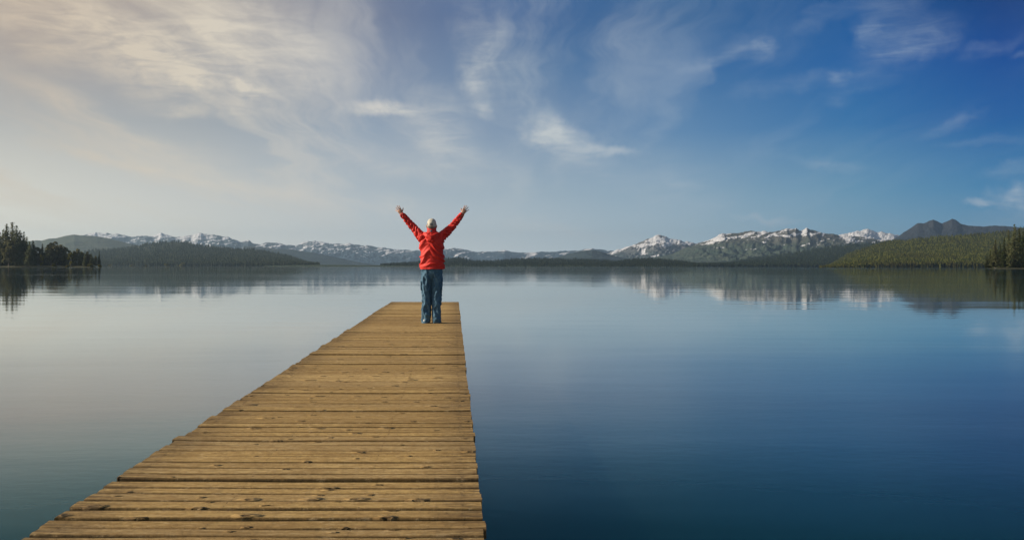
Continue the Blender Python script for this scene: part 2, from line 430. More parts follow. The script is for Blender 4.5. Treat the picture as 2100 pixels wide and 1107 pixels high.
r_f = Ridge("forested_hill", [(1410, 546), (1450, 544), (1500, 540), (1520, 534), (1560, 529), (1600, 523), (1650, 515), (1700, 507), (1750, 501), (1800, 497), (1850, 493), (1920, 492), (2000, 500), (2100, 520)],
            3900, 5800, m_hill, 43, rough=0.25, scale=700, crest_amp=0.01)
r_g = Ridge("forested_hill", [(1680, 546.5), (1692, 545), (1705, 541), (1720, 532), (1740, 521), (1760, 515), (1780, 508), (1800, 502), (1820, 496), (1835, 494), (1860, 494), (1885, 489), (1920, 486), (1950, 484), (1980, 482), (2010, 479), (2050, 475),
       (2080, 472), (2100, 467), (2150, 462), (2230, 462)], 2300, 4000, m_green, 47, rough=0.22, scale=600, crest_amp=0.01)


# ------------------------------------------------------------------ forests seen as one mass
def foliage_mat(name, c1, c2, c3, scale=0.4, rand=0.5):
    m, t, out = material(name)
    g = t.add('ShaderNodeNewGeometry').outputs
    isl = g['Random Per Island']
    oi = t.add('ShaderNodeObjectInfo').outputs['Random']
    nz = t.noise(g['Position'], scale, 3, 0.6)
    col = t.mix(t.mapr(isl, 0.1, 0.9), c1 + (1,), c2 + (1,))
    col = t.mix(t.math('MULTIPLY', t.mapr(nz, 0.45, 0.7), 0.7), col, c3 + (1,))
    hs = t.add('ShaderNodeHueSaturation', Color=col, Hue=t.mapr(oi, 0, 1, 0.5 - 0.03 * rand, 0.5 + 0.02 * rand, False), Value=t.mapr(oi, 0, 1, 1 - 0.4 * rand, 1 + 0.4 * rand, False))
    d = t.add('ShaderNodeBsdfDiffuse', Color=hs.outputs[0])
    tr = t.add('ShaderNodeBsdfTranslucent', Color=hs.outputs[0])
    mx = t.add('ShaderNodeMixShader', _0=0.48, _1=d.outputs[0], _2=tr.outputs[0])
    t.l.new(mx.outputs[0], out.inputs[0])
    return m


def far_conifers(name, pts, hs, rng, mat, label):
    """every tree three ragged skirts of boughs, all in one mesh"""
    k = 7
    V, T = [], []
    base = 0
    n = len(pts)
    allV = np.zeros((n, 3 * (k + 1), 3))
    for tier in range(3):
        z0, z1, r = (0.10, 0.55, 0.20), (0.36, 0.80, 0.15), (0.62, 1.0, 0.09)
        z0, z1, r = (z0, z1, r)[tier]
        ang = np.linspace(0, 2 * math.pi, k, endpoint=False)[None, :] + rng.random((n, 1)) * 6
        rr = r * (0.6 + 0.8 * rng.random((n, k)))
        o = tier * (k + 1)
        allV[:, o:o + k, 0] = np.cos(ang) * rr
        allV[:, o:o + k, 1] = np.sin(ang) * rr
        allV[:, o:o + k, 2] = z0 + 0.10 * (rng.random((n, k)) - 0.5)
        allV[:, o + k, 2] = z1
    allV *= hs[:, None, None]
    allV[:, :, :2] *= (0.8 + 0.5 * rng.random((n, 1, 1)))
    allV += pts[:, None, :]
    tri = []
    for tier in range(3):
        o = tier * (k + 1)
        for i in range(k):
            tri.append((o + i, o + (i + 1) % k, o + k))
    tri = np.array(tri)
    T = (tri[None] + (np.arange(n) * 3 * (k + 1))[:, None, None]).reshape(-1, 3)
    me = np_mesh(name, allV.reshape(-1, 3), T, [mat])
    return tag(link(name, me), label, 'forest', kind='stuff')


rng = np.random.default_rng(4)
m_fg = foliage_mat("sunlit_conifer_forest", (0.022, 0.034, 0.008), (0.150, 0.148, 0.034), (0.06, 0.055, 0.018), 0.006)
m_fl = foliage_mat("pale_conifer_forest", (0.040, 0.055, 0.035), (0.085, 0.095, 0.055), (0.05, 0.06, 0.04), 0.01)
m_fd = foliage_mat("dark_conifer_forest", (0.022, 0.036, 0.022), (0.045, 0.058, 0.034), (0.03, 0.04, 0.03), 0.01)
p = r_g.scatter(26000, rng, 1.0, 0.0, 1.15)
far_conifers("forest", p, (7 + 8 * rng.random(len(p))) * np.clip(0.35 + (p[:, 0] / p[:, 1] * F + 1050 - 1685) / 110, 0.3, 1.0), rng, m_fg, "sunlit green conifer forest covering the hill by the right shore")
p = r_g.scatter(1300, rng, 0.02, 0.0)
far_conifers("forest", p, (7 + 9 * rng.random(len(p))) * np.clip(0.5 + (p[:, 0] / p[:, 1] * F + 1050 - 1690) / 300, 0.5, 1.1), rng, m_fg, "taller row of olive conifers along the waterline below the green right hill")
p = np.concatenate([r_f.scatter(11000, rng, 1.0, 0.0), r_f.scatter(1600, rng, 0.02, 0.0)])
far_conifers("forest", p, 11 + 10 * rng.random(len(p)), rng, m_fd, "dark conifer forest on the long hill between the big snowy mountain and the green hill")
p = np.concatenate([r_j.scatter(9000, rng, 1.0, 0.0), r_j.scatter(2200, rng, 0.03, 0.0)])
far_conifers("forest", p, 10 + 9 * rng.random(len(p)), rng, m_fl, "hazy dark forest on the hill behind the left shore")
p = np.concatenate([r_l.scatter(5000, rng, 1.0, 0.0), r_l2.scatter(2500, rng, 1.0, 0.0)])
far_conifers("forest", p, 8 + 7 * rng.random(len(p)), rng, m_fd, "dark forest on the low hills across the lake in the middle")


# ------------------------------------------------------------------ near shores and their trees
def spit(name, x0, x1, d0, d1, hmax, mat, seed, taper_right=True):
    nx, ny = 90, 26
    V = []
    for j in range(ny):
        tj = j / (ny - 1)
        for i in range(nx):
            ti = i / (nx - 1)
            d = d0 + (d1 - d0) * tj
            px = x0 + (x1 - x0) * ti
            end = min(1, (1 - ti if taper_right else ti) * 9)
            front = d + 14 * noise.noise(Vector((ti * 9, seed, 0))) * (1 - tj)
            z = hmax * min(1, tj * 5) * end * (0.75 + 0.5 * noise.noise(Vector((ti * 14, tj * 4, seed)))) - 0.5 * (1 - min(1, tj * 8)) - 0.4 * (1 - end)
            V.append(((px - 1050) / F * front, front, z))
    Fc = [(j * nx + i, j * nx + i + 1, (j + 1) * nx + i + 1, (j + 1) * nx + i) for j in range(ny - 1) for i in range(nx - 1)]
    return tag(mesh_obj(name, V, Fc, mat), kind='structure')


m_shore = terrain_mat("shore_ground", (0.045, 0.050, 0.025), (0.09, 0.085, 0.05), (0.12, 0.11, 0.08), 900, 100, 0, 0.05, tex=0.3)
spit("shore", -260, 213, 940, 1120, 1.6, m_shore, 2.0, True)
spit("shore", 2012, 2400, 735, 900, 1.4, m_shore, 7.0, False)

m_bark, t, out = material("bark")
g = t.add('ShaderNodeNewGeometry').outputs['Position']
principled(t, out, Base_Color=t.mix(t.noise(t.mapping(g, scale=(4, 4, 0.6)), 1.0, 4), (0.10, 0.075, 0.055, 1), (0.22, 0.18, 0.14, 1)), Roughness=0.9)
m_con = foliage_mat("conifer_needles", (0.085, 0.10, 0.050), (0.17, 0.175, 0.085), (0.14, 0.13, 0.07), 0.25)  # needle colour lifted pale, standing in for haze over the left wood
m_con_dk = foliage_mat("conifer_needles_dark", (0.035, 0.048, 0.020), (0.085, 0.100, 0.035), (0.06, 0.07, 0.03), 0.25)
m_dec = foliage_mat("broad_leaves", (0.095, 0.10, 0.055), (0.19, 0.18, 0.085), (0.16, 0.14, 0.07), 0.25)  # leaf colour lifted the same way, haze put into the base colour
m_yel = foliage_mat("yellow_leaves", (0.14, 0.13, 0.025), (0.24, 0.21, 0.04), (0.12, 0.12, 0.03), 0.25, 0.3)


def trunk_mesh(name, h, r, lean, seed, limbs=0):
    rg = random.Random(seed)
    V, Fc = [], []

    def tube(pts, rad, k=7):
        b = len(V)
        for (x, y, z), rr in zip(pts, rad):
            for i in range(k):
                a = 2 * math.pi * i / k
                V.append((x + rr * math.cos(a), y + rr * math.sin(a), z))
        for j in range(len(pts) - 1):
            for i in range(k):
                Fc.append((b + j * k + i, b + j * k + (i + 1) % k, b + (j + 1) * k + (i + 1) % k, b + (j + 1) * k + i))
    n = 9
    tube([(lean * h * (i / n) ** 2 + 0.1 * math.sin(i * 1.7 + seed), 0.1 * math.cos(i * 2.1 + seed), h * i / n - 0.4) for i in range(n + 1)], [r * (1 - 0.93 * i / n) * (1.35 if i == 0 else 1) for i in range(n + 1)])
    for k in range(limbs):
        z = h * (0.25 + 0.55 * rg.random())
        a = rg.random() * 6.28
        L = h * (0.16 + 0.12 * rg.random())
        tube([(0, 0, z), (math.cos(a) * L * 0.5, math.sin(a) * L * 0.5, z + L * 0.45), (math.cos(a) * L, math.sin(a) * L, z + L * 0.7)], [r * 0.4, r * 0.25, r * 0.06], 5)
    me = bpy.data.meshes.new(name)
    me.from_pydata(V, [], Fc)
    me.materials.append(m_bark)
    return me


def leaf_tris(cen, size, rg, flat=0.5):
    """small random triangles pairs round each clump centre"""
    n = len(cen)
    a = rg.normal(size=(n, 3))
    a[:, 2] *= flat
    a /= np.linalg.norm(a, axis=1)[:, None]
    b = rg.normal(size=(n, 3))
    b[:, 2] *= flat
    b -= a * (a * b).sum(1)[:, None]
    b /= np.linalg.norm(b, axis=1)[:, None]
    s = size[:, None] if hasattr(size, '__len__') else size
    V = np.stack([cen - a * s * 0.6, cen + b * s * 0.5, cen + a * s * 0.7, cen - b * s * 0.5], 1).reshape(-1, 3)
    o = np.arange(n)[:, None] * 4
    T = np.concatenate([o + [0, 1, 2], o + [0, 2, 3]])
    return V, T


def conifer_crown(name, h, rmax, bottom, seed, mat, ragged=0.35, dens=1.0):
    rg = np.random.default_rng(seed)
    cs, ss = [], []
    z = bottom * h
    while z < h * 0.985:
        f = (z - bottom * h) / (h * (1 - bottom))
        L0 = rmax * ((1 - f) ** 0.85) * (0.55 + 0.45 * min(1, f * 6)) + 0.12
        nb = max(5, int((5 + 7 * (1 - f)) * dens))
        for _ in range(nb):
            a = rg.random() * 6.283
            L = L0 * (1 - ragged + 2 * ragged * rg.random())
            nc = max(2, int(L / 0.42))
            q = np.linspace(0.12, 1, nc)
            droop = -0.30 * L * q ** 1.6 + 0.10 * L * q
            x = np.cos(a) * L * q
            y = np.sin(a) * L * q
            p = np.stack([x, y, z + droop], 1) + rg.normal(size=(nc, 3)) * 0.16
            cs.append(p)
            ss.append(1.25 * (1.0 - 0.35 * q) * (0.6 + 0.7 * rg.random(nc)) * (0.55 + 0.45 * (1 - f)))
            p2 = p + rg.normal(size=(nc, 3)) * np.array([0.35, 0.35, 0.12])
            cs.append(p2)
            ss.append(1.1 * (0.5 + 0.6 * rg.random(nc)) * (0.55 + 0.45 * (1 - f)))
        z += h * 0.022 * (0.7 + 0.6 * rg.random())
    c = np.concatenate(cs)
    V, T = leaf_tris(c, np.concatenate(ss), rg, 0.45)
    return np_mesh(name, V, T, [mat])


def broad_crown(name, h, rmax, seed, mat, lobes=16, leaves=4200):
    rg = np.random.default_rng(seed)
    cs = []
    for k in range(lobes):
        f = 0.12 + 0.80 * rg.random()
        rr = rmax * math.sin(math.pi * (0.15 + 0.8 * f)) ** 0.6
        a = rg.random() * 6.28
        q = rr * math.sqrt(rg.random()) * 0.75
        cen = np.array([math.cos(a) * q, math.sin(a) * q, f * h])
        rad = rmax * (0.20 + 0.22 * rg.random()) * (1.1 - 0.5 * f)
        n = leaves // lobes
        d = rg.normal(size=(n, 3))
        d /= np.linalg.norm(d, axis=1)[:, None]
        d *= (rad * (0.55 + 0.5 * rg.random(n)))[:, None]
        d[:, 2] *= 0.85
        cs.append(cen + d)
    c = np.concatenate(cs)
    V, T = leaf_tris(c, 0.45 + 0.6 * rg.random(len(c)), rg, 0.8)
    return np_mesh(name, V, T, [mat])


# prototypes: 30 m conifers, 20 m broadleaves
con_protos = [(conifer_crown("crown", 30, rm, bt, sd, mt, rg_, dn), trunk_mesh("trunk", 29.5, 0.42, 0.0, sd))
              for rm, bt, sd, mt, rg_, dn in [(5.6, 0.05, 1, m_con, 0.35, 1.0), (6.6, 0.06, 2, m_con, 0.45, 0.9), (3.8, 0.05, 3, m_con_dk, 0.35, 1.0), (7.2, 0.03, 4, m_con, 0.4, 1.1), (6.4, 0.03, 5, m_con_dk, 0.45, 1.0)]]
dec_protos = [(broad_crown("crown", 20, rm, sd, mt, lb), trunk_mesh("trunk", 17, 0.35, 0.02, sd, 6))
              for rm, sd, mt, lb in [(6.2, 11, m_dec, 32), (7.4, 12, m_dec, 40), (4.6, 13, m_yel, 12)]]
bush_me = broad_crown("leaves", 3.0, 2.2, 21, m_yel, 9, 1300)


def plant(kind, protos, k, px, top, d, label, group, wide=1.0, hor=HOR, ground=0.9, seed=0):
    href = 30 if kind == 'conifer_tree' else 20
    H = (hor - top) / F * d + CAM_H - ground
    s = H / href
    root = bpy.data.objects.new(kind, None)
    C.objects.link(root)
    root.location = ((px - 1050) / F * d, d, ground - 0.3)
    root.rotation_euler = (0, 0, seed * 1.7)
    root.scale = (s * wide, s * wide, s)
    tag(root, label, 'tree', group)
    crown, trunk = protos[k]
    link("crown", crown, root)
    link("trunk", trunk, root)
    return root


ORD = ["first", "second", "third", "fourth", "fifth", "sixth", "seventh", "eighth", "ninth", "tenth", "eleventh", "twelfth", "thirteenth", "fourteenth", "fifteenth", "sixteenth", "seventeenth", "eighteenth",
       "nineteenth", "twentieth", "twenty-first", "twenty-second", "twenty-third", "twenty-fourth", "twenty-fifth", "twenty-sixth", "twenty-seventh", "twenty-eighth", "twenty-ninth", "thirtieth"] + ["thirty-" + q for q in ("first", "second", "third", "fourth", "fifth", "sixth", "seventh", "eighth", "ninth")] + ["fortieth", "forty-first", "forty-second"]
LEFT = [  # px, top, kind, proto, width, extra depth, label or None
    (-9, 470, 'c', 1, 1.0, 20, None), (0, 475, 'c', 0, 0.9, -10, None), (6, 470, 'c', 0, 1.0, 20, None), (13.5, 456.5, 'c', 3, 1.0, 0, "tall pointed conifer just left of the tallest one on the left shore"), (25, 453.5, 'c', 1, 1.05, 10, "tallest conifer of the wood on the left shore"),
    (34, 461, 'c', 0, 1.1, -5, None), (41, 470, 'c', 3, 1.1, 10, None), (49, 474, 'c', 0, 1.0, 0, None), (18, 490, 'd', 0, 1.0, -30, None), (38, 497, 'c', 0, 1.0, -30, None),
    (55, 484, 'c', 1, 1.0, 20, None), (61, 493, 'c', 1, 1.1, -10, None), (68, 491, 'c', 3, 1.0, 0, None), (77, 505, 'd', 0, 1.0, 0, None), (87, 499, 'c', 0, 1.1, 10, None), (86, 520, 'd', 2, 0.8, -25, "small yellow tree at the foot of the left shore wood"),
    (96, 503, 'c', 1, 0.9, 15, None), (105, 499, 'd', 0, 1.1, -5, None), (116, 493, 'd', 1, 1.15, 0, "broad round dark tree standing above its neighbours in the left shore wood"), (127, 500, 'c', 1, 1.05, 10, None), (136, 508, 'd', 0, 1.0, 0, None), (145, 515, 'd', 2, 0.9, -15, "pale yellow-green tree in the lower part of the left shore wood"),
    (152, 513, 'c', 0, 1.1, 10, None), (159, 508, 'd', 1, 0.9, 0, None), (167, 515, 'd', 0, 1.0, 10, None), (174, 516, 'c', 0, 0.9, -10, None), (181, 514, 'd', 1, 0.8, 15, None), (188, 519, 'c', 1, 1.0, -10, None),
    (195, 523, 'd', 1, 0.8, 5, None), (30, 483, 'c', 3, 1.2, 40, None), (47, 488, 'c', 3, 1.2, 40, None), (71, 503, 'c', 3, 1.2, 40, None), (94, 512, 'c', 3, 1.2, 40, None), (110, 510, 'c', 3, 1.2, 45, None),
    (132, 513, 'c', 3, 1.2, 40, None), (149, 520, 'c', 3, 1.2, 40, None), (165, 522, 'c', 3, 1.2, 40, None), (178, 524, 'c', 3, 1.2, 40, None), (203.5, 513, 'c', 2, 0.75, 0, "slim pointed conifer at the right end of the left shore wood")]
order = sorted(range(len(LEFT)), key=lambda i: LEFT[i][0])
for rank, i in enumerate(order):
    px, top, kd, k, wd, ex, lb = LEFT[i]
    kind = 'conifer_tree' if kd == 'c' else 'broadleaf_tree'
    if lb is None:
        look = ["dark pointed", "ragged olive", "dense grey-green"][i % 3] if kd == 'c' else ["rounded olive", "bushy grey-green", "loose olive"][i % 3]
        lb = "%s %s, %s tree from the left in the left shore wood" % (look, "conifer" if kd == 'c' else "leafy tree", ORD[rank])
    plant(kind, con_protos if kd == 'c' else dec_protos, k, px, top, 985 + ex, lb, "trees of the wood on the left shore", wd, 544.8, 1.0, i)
RIGHT = [(2024, 521, 'c', 4, 0.8, 20, None), (2031, 512, 'c', 4, 0.8, 30, None), (2041, 489, 'c', 1, 0.95, -10, "wide sunlit conifer with drooping tiers, leftmost large tree on the right shore"), (2051, 497, 'c', 4, 0.8, 25, None), (2059, 486, 'c', 2, 0.9, 10, None),
         (2068, 470, 'c', 0, 0.7, 20, None), (2080, 457, 'c', 0, 0.85, -5, "tallest conifer on the right shore"), (2090, 467, 'c', 4, 0.8, 25, None), (2098, 473, 'c', 4, 0.9, 10, None), (2108, 468, 'c', 1, 0.9, 20, None), (2086, 500, 'c', 4, 1.1, 45, None), (2096, 505, 'c', 4, 1.1, 40, None), (2073, 505, 'c', 4, 1.1, 40, None)]
order = sorted(range(len(RIGHT)), key=lambda i: RIGHT[i][0])
for rank, i in enumerate(order):
    px, top, kd, k, wd, ex, lb = RIGHT[i]
    lb = lb or "%s conifer, %s tree from the left in the clump on the right shore" % (["dark dense", "shaded", "deep green"][i % 3], ORD[rank])
    plant('conifer_tree', con_protos, k, px, top, 770 + ex, lb, "conifers of the clump on the right shore", wd, 547.3, 0.8, i + 40)
BUSH = [(112, 541, 965, 1.5, "low pale shrub by the water below the round dark tree"), (139, 541, 955, 1.0, "small yellow shrub by the water in the left shore wood"), (186, 539, 955, 1.4, "yellow-green shrub by the water near the right end of the left wood"),
        (206, 538, 958, 1.2, "yellow shrub beside the slim conifer at the end of the left wood"), (226, 543, 3290, 3.0, "small pale shrub just right of the left wood"), (271, 543, 3290, 3.4, "yellow shrub on the far waterline, second to the right of the left wood"),
        (300, 543.5, 3290, 2.4, "tiny yellow shrub on the far waterline, left of the pair near the golden one"), (343, 543, 3290, 4.5, "spreading pale shrub on the far waterline just left of the golden one"), (372, 542, 3290, 5.5, "largest golden shrub on the far waterline under the left forested hill")]
for px, top, d, s, lb in BUSH:
    o = link("shrub", bush_me)
    o.location = ((px - 1050) / F * d, d, 0.2)
    o.scale = (s * 1.1, s, s * 0.7)
    o.rotation_euler = (0, 0, px)
    tag(o, lb, 'shrub', "shrubs along the left waterline")

# ------------------------------------------------------------------ pier
DECK_H, DECK_SLOPE = 1.06, 9.8 / F          # lens above the deck; the deck rises very slightly outwards


def deck_z(y):
    return CAM_H - DECK_H + DECK_SLOPE * y


def deck_x(y):
    return (-0.0623 * y - 1.646, -0.0623 * y + 0.119)


m_plank, t, out = material("weathered_plank")
P = t.add('ShaderNodeTexCoord').outputs['Object']
rnd = t.add('ShaderNodeAttribute', {'attribute_name': 'plank'}).outputs
pr = rnd['Vector']                                   # per-plank random numbers
prs = t.add('ShaderNodeSeparateXYZ', Vector=pr).outputs
Q = t.vmath('ADD', P, t.vmath('MULTIPLY', pr, (31.0, 7.0, 13.0)))
across = t.add('ShaderNodeAttribute', {'attribute_name': 'across'}).outputs['Fac']   # 0..1 from the left end to the right end
grain = t.noise(t.mapping(Q, scale=(1.6, 38, 38)), 1.6, 6, 0.62, 0.25)
grain2 = t.noise(t.mapping(Q, scale=(5, 120, 120)), 1.5, 4, 0.6)
blotch = t.noise(t.mapping(Q, scale=(1.0, 2.6, 1)), 1.7, 5, 0.6)
speck = t.noise(Q, 60, 3, 0.7)
tone = t.ramp(prs[0], [(0.0, (0.20, 0.125, 0.045, 1)), (0.35, (0.40, 0.265, 0.10, 1)), (0.7, (0.50, 0.335, 0.125, 1)), (1.0, (0.58, 0.41, 0.18, 1))])
tone = t.mix(t.math('MULTIPLY', t.mapr(prs[1], 0.45, 1.0), 0.55), tone, (0.27, 0.21, 0.13, 1))       # some boards greyer than others
tone = t.mix(t.mapr(t.noise(t.mapping(Q, scale=(0.35, 0.2, 1)), 2.0, 3), 0.48, 0.68, 0.0, 0.5), tone, (0.25, 0.16, 0.065, 1))
col = t.mix(t.mapr(grain, 0.36, 0.62, 0.0, 0.60), tone, (0.21, 0.115, 0.034, 1))
col = t.mix(t.mapr(grain2, 0.35, 0.75, 0.45, 0.0), col, (0.60, 0.42, 0.17, 1))
col = t.mix(t.mapr(blotch, 0.50, 0.72, 0.0, 0.50), col, (0.22, 0.135, 0.048, 1))
col = t.mix(t.mapr(speck, 0.62, 0.78, 0.0, 0.5), col, (0.08, 0.05, 0.025, 1))
# knots: sparse cells stretched along the board
kv = t.mapping(Q, scale=(3.6, 6.2, 0.0))
kwarp = t.vmath('ADD', kv, t.vmath('MULTIPLY', t.vmath('SUBTRACT', t.noise(t.mapping(Q, scale=(14, 40, 1)), 1.0, 2, 0.5, color=True), (0.5, 0.5, 0.5)), (0.22, 0.22, 0)))
vor = t.add('ShaderNodeTexVoronoi', {'feature': 'F1', 'voronoi_dimensions': '2D'}, Vector=kwarp, Scale=1.0, Randomness=1.0)
kd = vor.outputs['Distance']
kr = t.add('ShaderNodeSeparateXYZ', Vector=vor.outputs['Color']).outputs
has = t.mapr(kr[0], 0.46, 0.50)
ksz = t.mapr(t.math('POWER', kr[1], 2.2), 0.0, 1.0, 0.03, 0.095, False)
core = t.math('MULTIPLY', t.mapr(kd, ksz, t.math('MULTIPLY', ksz, 0.5)), has)
halo = t.math('MULTIPLY', t.mapr(kd, t.math('MULTIPLY', ksz, 3.0), ksz), has)
col = t.mix(t.math('MULTIPLY', halo, 0.35), col, (0.22, 0.13, 0.05, 1))
col = t.mix(t.math('MULTIPLY', core, 0.88), col, (0.045, 0.026, 0.014, 1))
# rows of nail stains over the joists under the deck
stain = None
for xx, wd in ((0.045, 0.010), (0.70, 0.005), (0.955, 0.010), (0.37, 0.003)):
    s_ = t.mapr(t.math('ABSOLUTE', t.math('SUBTRACT', across, xx)), wd, wd * 0.25)
    stain = s_ if stain is None else t.math('MAXIMUM', stain, s_)
stain = t.math('MULTIPLY', stain, t.mapr(t.noise(Q, 34, 3, 0.7), 0.51, 0.62))
col = t.mix(t.math('MULTIPLY', stain, 0.7), col, (0.05, 0.032, 0.02, 1))
rim = t.add('ShaderNodeAttribute', {'attribute_name': 'rim'}).outputs['Fac']      # metres in from the long edge
wear_gap_shade = t.mapr(t.math('SUBTRACT', rim, t.math('MULTIPLY', t.noise(t.mapping(Q, scale=(4, 1, 1)), 2.0, 4, 0.65), 0.012)), -0.004, 0.010, 1.0, 0.0)  # worn board edges, painted darker to stand in for shade in the gaps
col = t.mix(t.math('MULTIPLY', wear_gap_shade, 0.75), col, (0.055, 0.033, 0.014, 1))
mott = t.noise(t.mapping(Q, scale=(1, 1.6, 1)), 22, 4, 0.7)
col = t.mix(t.mapr(mott, 0.40, 0.62, 0.0, 0.55), col, (0.22, 0.135, 0.05, 1))
pale = t.noise(t.mapping(Q, scale=(1.2, 3.0, 1)), 14, 4, 0.7)
col = t.mix(t.mapr(pale, 0.52, 0.70, 0.0, 0.40), col, (0.62, 0.46, 0.25, 1))
streak = t.noise(t.mapping(Q, scale=(0.8, 14, 1)), 1.5, 4, 0.6)
col = t.mix(t.mapr(streak, 0.52, 0.66, 0.0, 0.5), col, (0.18, 0.105, 0.035, 1))
# grime gathers on the board ends
endd = t.math('ABSOLUTE', t.math('SUBTRACT', across, 0.5))
grime = t.math('MULTIPLY', t.mapr(endd, 0.30, 0.5), t.mapr(t.noise(t.mapping(Q, scale=(3, 30, 30)), 1.4, 5, 0.7), 0.38, 0.60))
col = t.mix(t.math('MULTIPLY', grime, 0.72), col, (0.07, 0.045, 0.024, 1))
hg = t.math('ADD', t.math('MULTIPLY', grain, 0.004), t.math('MULTIPLY', grain2, 0.002))
hg = t.math('ADD', hg, t.math('ADD', t.math('MULTIPLY', halo, 0.020), t.math('MULTIPLY', core, -0.022)))
hg = t.math('ADD', hg, t.math('ADD', t.math('MULTIPLY', speck, 0.0018), t.math('MULTIPLY', mott, 0.007)))
bp = t.add('ShaderNodeBump', Strength=0.9, Distance=1.0, Height=hg)
principled(t, out, Base_Color=col, Roughness=0.85, Specular_IOR_Level=0.15, Normal=bp.outputs[0])

m_beam, t, out = material("wet_beam")
P = t.add('ShaderNodeTexCoord').outputs['Object']
principled(t, out, Base_Color=t.mix(t.noise(t.mapping(P, scale=(6, 1, 6)), 3.0, 5), (0.05, 0.035, 0.022, 1), (0.14, 0.10, 0.06, 1)), Roughness=0.8)

pier = bpy.data.objects.new("pier", None)
C.objects.link(pier)
tag(pier, "long weathered wooden pier of cross planks running out over the calm lake", "pier")


def rows_to_y(r):
    return 1900 * DECK_H / (r - 536.2)


rg = random.Random(12)
edges = [24.26]
ry = [619, 624.5, 630.5, 637, 644, 650, 657, 663.5, 668.5, 675.5, 681.5, 688, 693, 697.5, 702, 707, 711.5, 716, 722, 728, 733, 738.5, 743, 747.5, 753, 758.5, 767.2, 782, 788.5, 794, 799.6, 806, 813.7, 820, 827, 835.5, 843, 852.5]
bounds = [rows_to_y(r) for r in ry]
y = bounds[-1]
while y > -7:
    y -= rg.choice([0.128, 0.138, 0.142, 0.148, 0.155, 0.118]) * (1.08 if y > 5 else 0.96)
    bounds.append(y)
V, Fc, A, PR, EG = [], [], [], [], []
NS = 26
for k in range(len(bounds) - 1):
    y1, y0 = bounds[k], bounds[k + 1]
    gap = 0.010 + 0.010 * rg.random() ** 2
    if abs(y1 - rows_to_y(767.2)) < 0.01 or abs(y0 - rows_to_y(782)) < 0.01:
        gap = 0.020
    if abs(y0 - rows_to_y(663.5)) < 0.01:
        gap = 0.05
    gap *= 1 + max(0, (y1 - 9)) * 0.16
    ya, yb = y0 + gap / 2, y1 - gap / 2
    el_, er_ = rg.gauss(0, 0.007), rg.gauss(0, 0.004)
    if rg.random() < 0.10:
        el_ -= 0.03 * rg.random()
    hz = rg.gauss(0, 0.0025)
    tilt = rg.gauss(0, 0.0035)
    rnds = (rg.random(), rg.random(), rg.random())
    if abs(y1 - rows_to_y(767.2)) < 0.01:
        rnds = (0.97, 0.5, 0.2)
    if abs(y0 - rows_to_y(767.2)) < 0.01:
        rnds = (0.12, 0.5, 0.7)
    ph, ph2 = rg.random() * 100, rg.random() * 100
    wv = 0.0035 if y1 < 9 else 0.006
    base = len(V)
    bev = 0.005
    th = 0.042
    w_ = yb - ya
    prof = [(0, -th), (0, -bev * 1.4), (bev * 0.45, -bev * 0.45), (bev * 1.6, 0), (0.022, 0.0008), (w_ * 0.5, 0.0014), (w_ - 0.022, 0.0008), (w_ - bev * 1.6, 0), (w_ - bev * 0.45, -bev * 0.45), (w_, -bev * 1.4), (w_, -th)]
    for i in range(NS + 1):
        u = i / NS
        wa = wv * noise.noise(Vector((u * 5, ph, 0)))
        wb = wv * noise.noise(Vector((u * 5, ph2, 0)))
        cup = hz + 0.004 * noise.noise(Vector((u * 2.5, ph, 3.3))) + (0.004 * (abs(u - 0.5) * 2) ** 4 * rnds[1])
        for (oy, oz) in prof:
            q = oy / w_
            yy = ya + oy + wa * (1 - q) + wb * q
            chip = 0
            xl, xr = deck_x(yy)
            x = (xl + el_) * (1 - u) + (xr + er_) * u
            V.append((x + 0.004 * noise.noise(Vector((q * 3, ph, 9))) * (i in (0, NS)), yy, deck_z(yy) + oz + cup + tilt * (q - 0.5)))
            A.append(u)
            PR.append(rnds)
            EG.append(min(oy, w_ - oy) if oz > -th else -0.01)
    n = len(prof)
    for i in range(NS):
        for j in range(n - 1):
            a = base + i * n + j
            Fc.append((a, a + n, a + n + 1, a + 1))
        Fc.append((base + i * n + n - 1, base + (i + 1) * n + n - 1, base + (i + 1) * n, base + i * n))
    Fc.append(tuple(base + j for j in range(n)))
    Fc.append(tuple(base + NS * n + j for j in reversed(range(n))))
deck = mesh_obj("deck", V, Fc, m_plank, pier, smooth=False)
at = deck.data.attributes.new('across', 'FLOAT', 'POINT')
at.data.foreach_set('value', np.array(A, dtype=np.float32))
at = deck.data.attributes.new('rim', 'FLOAT', 'POINT')
at.data.foreach_set('value', np.array(EG, dtype=np.float32))
at = deck.data.attributes.new('plank', 'FLOAT_VECTOR', 'POINT')
at.data.foreach_set('vector', np.array(PR, dtype=np.float32).ravel())


def box(V, Fc, p, q, up, right):
    """beam from p to q with half sizes"""
    p, q = Vector(p), Vector(q)
    b = len(V)
    for c in (p, q):
        for sx, sz in ((-1, -1), (1, -1), (1, 1), (-1, 1)):
            V.append(tuple(c + Vector((sx * right, 0, sz * up))))
    Fc.extend([(b, b + 1, b + 5, b + 4), (b + 1, b + 2, b + 6, b + 5), (b + 2, b + 3, b + 7, b + 6), (b + 3, b, b + 4, b + 7), (b + 3, b + 2, b + 1, b), (b + 4, b + 5, b + 6, b + 7)])


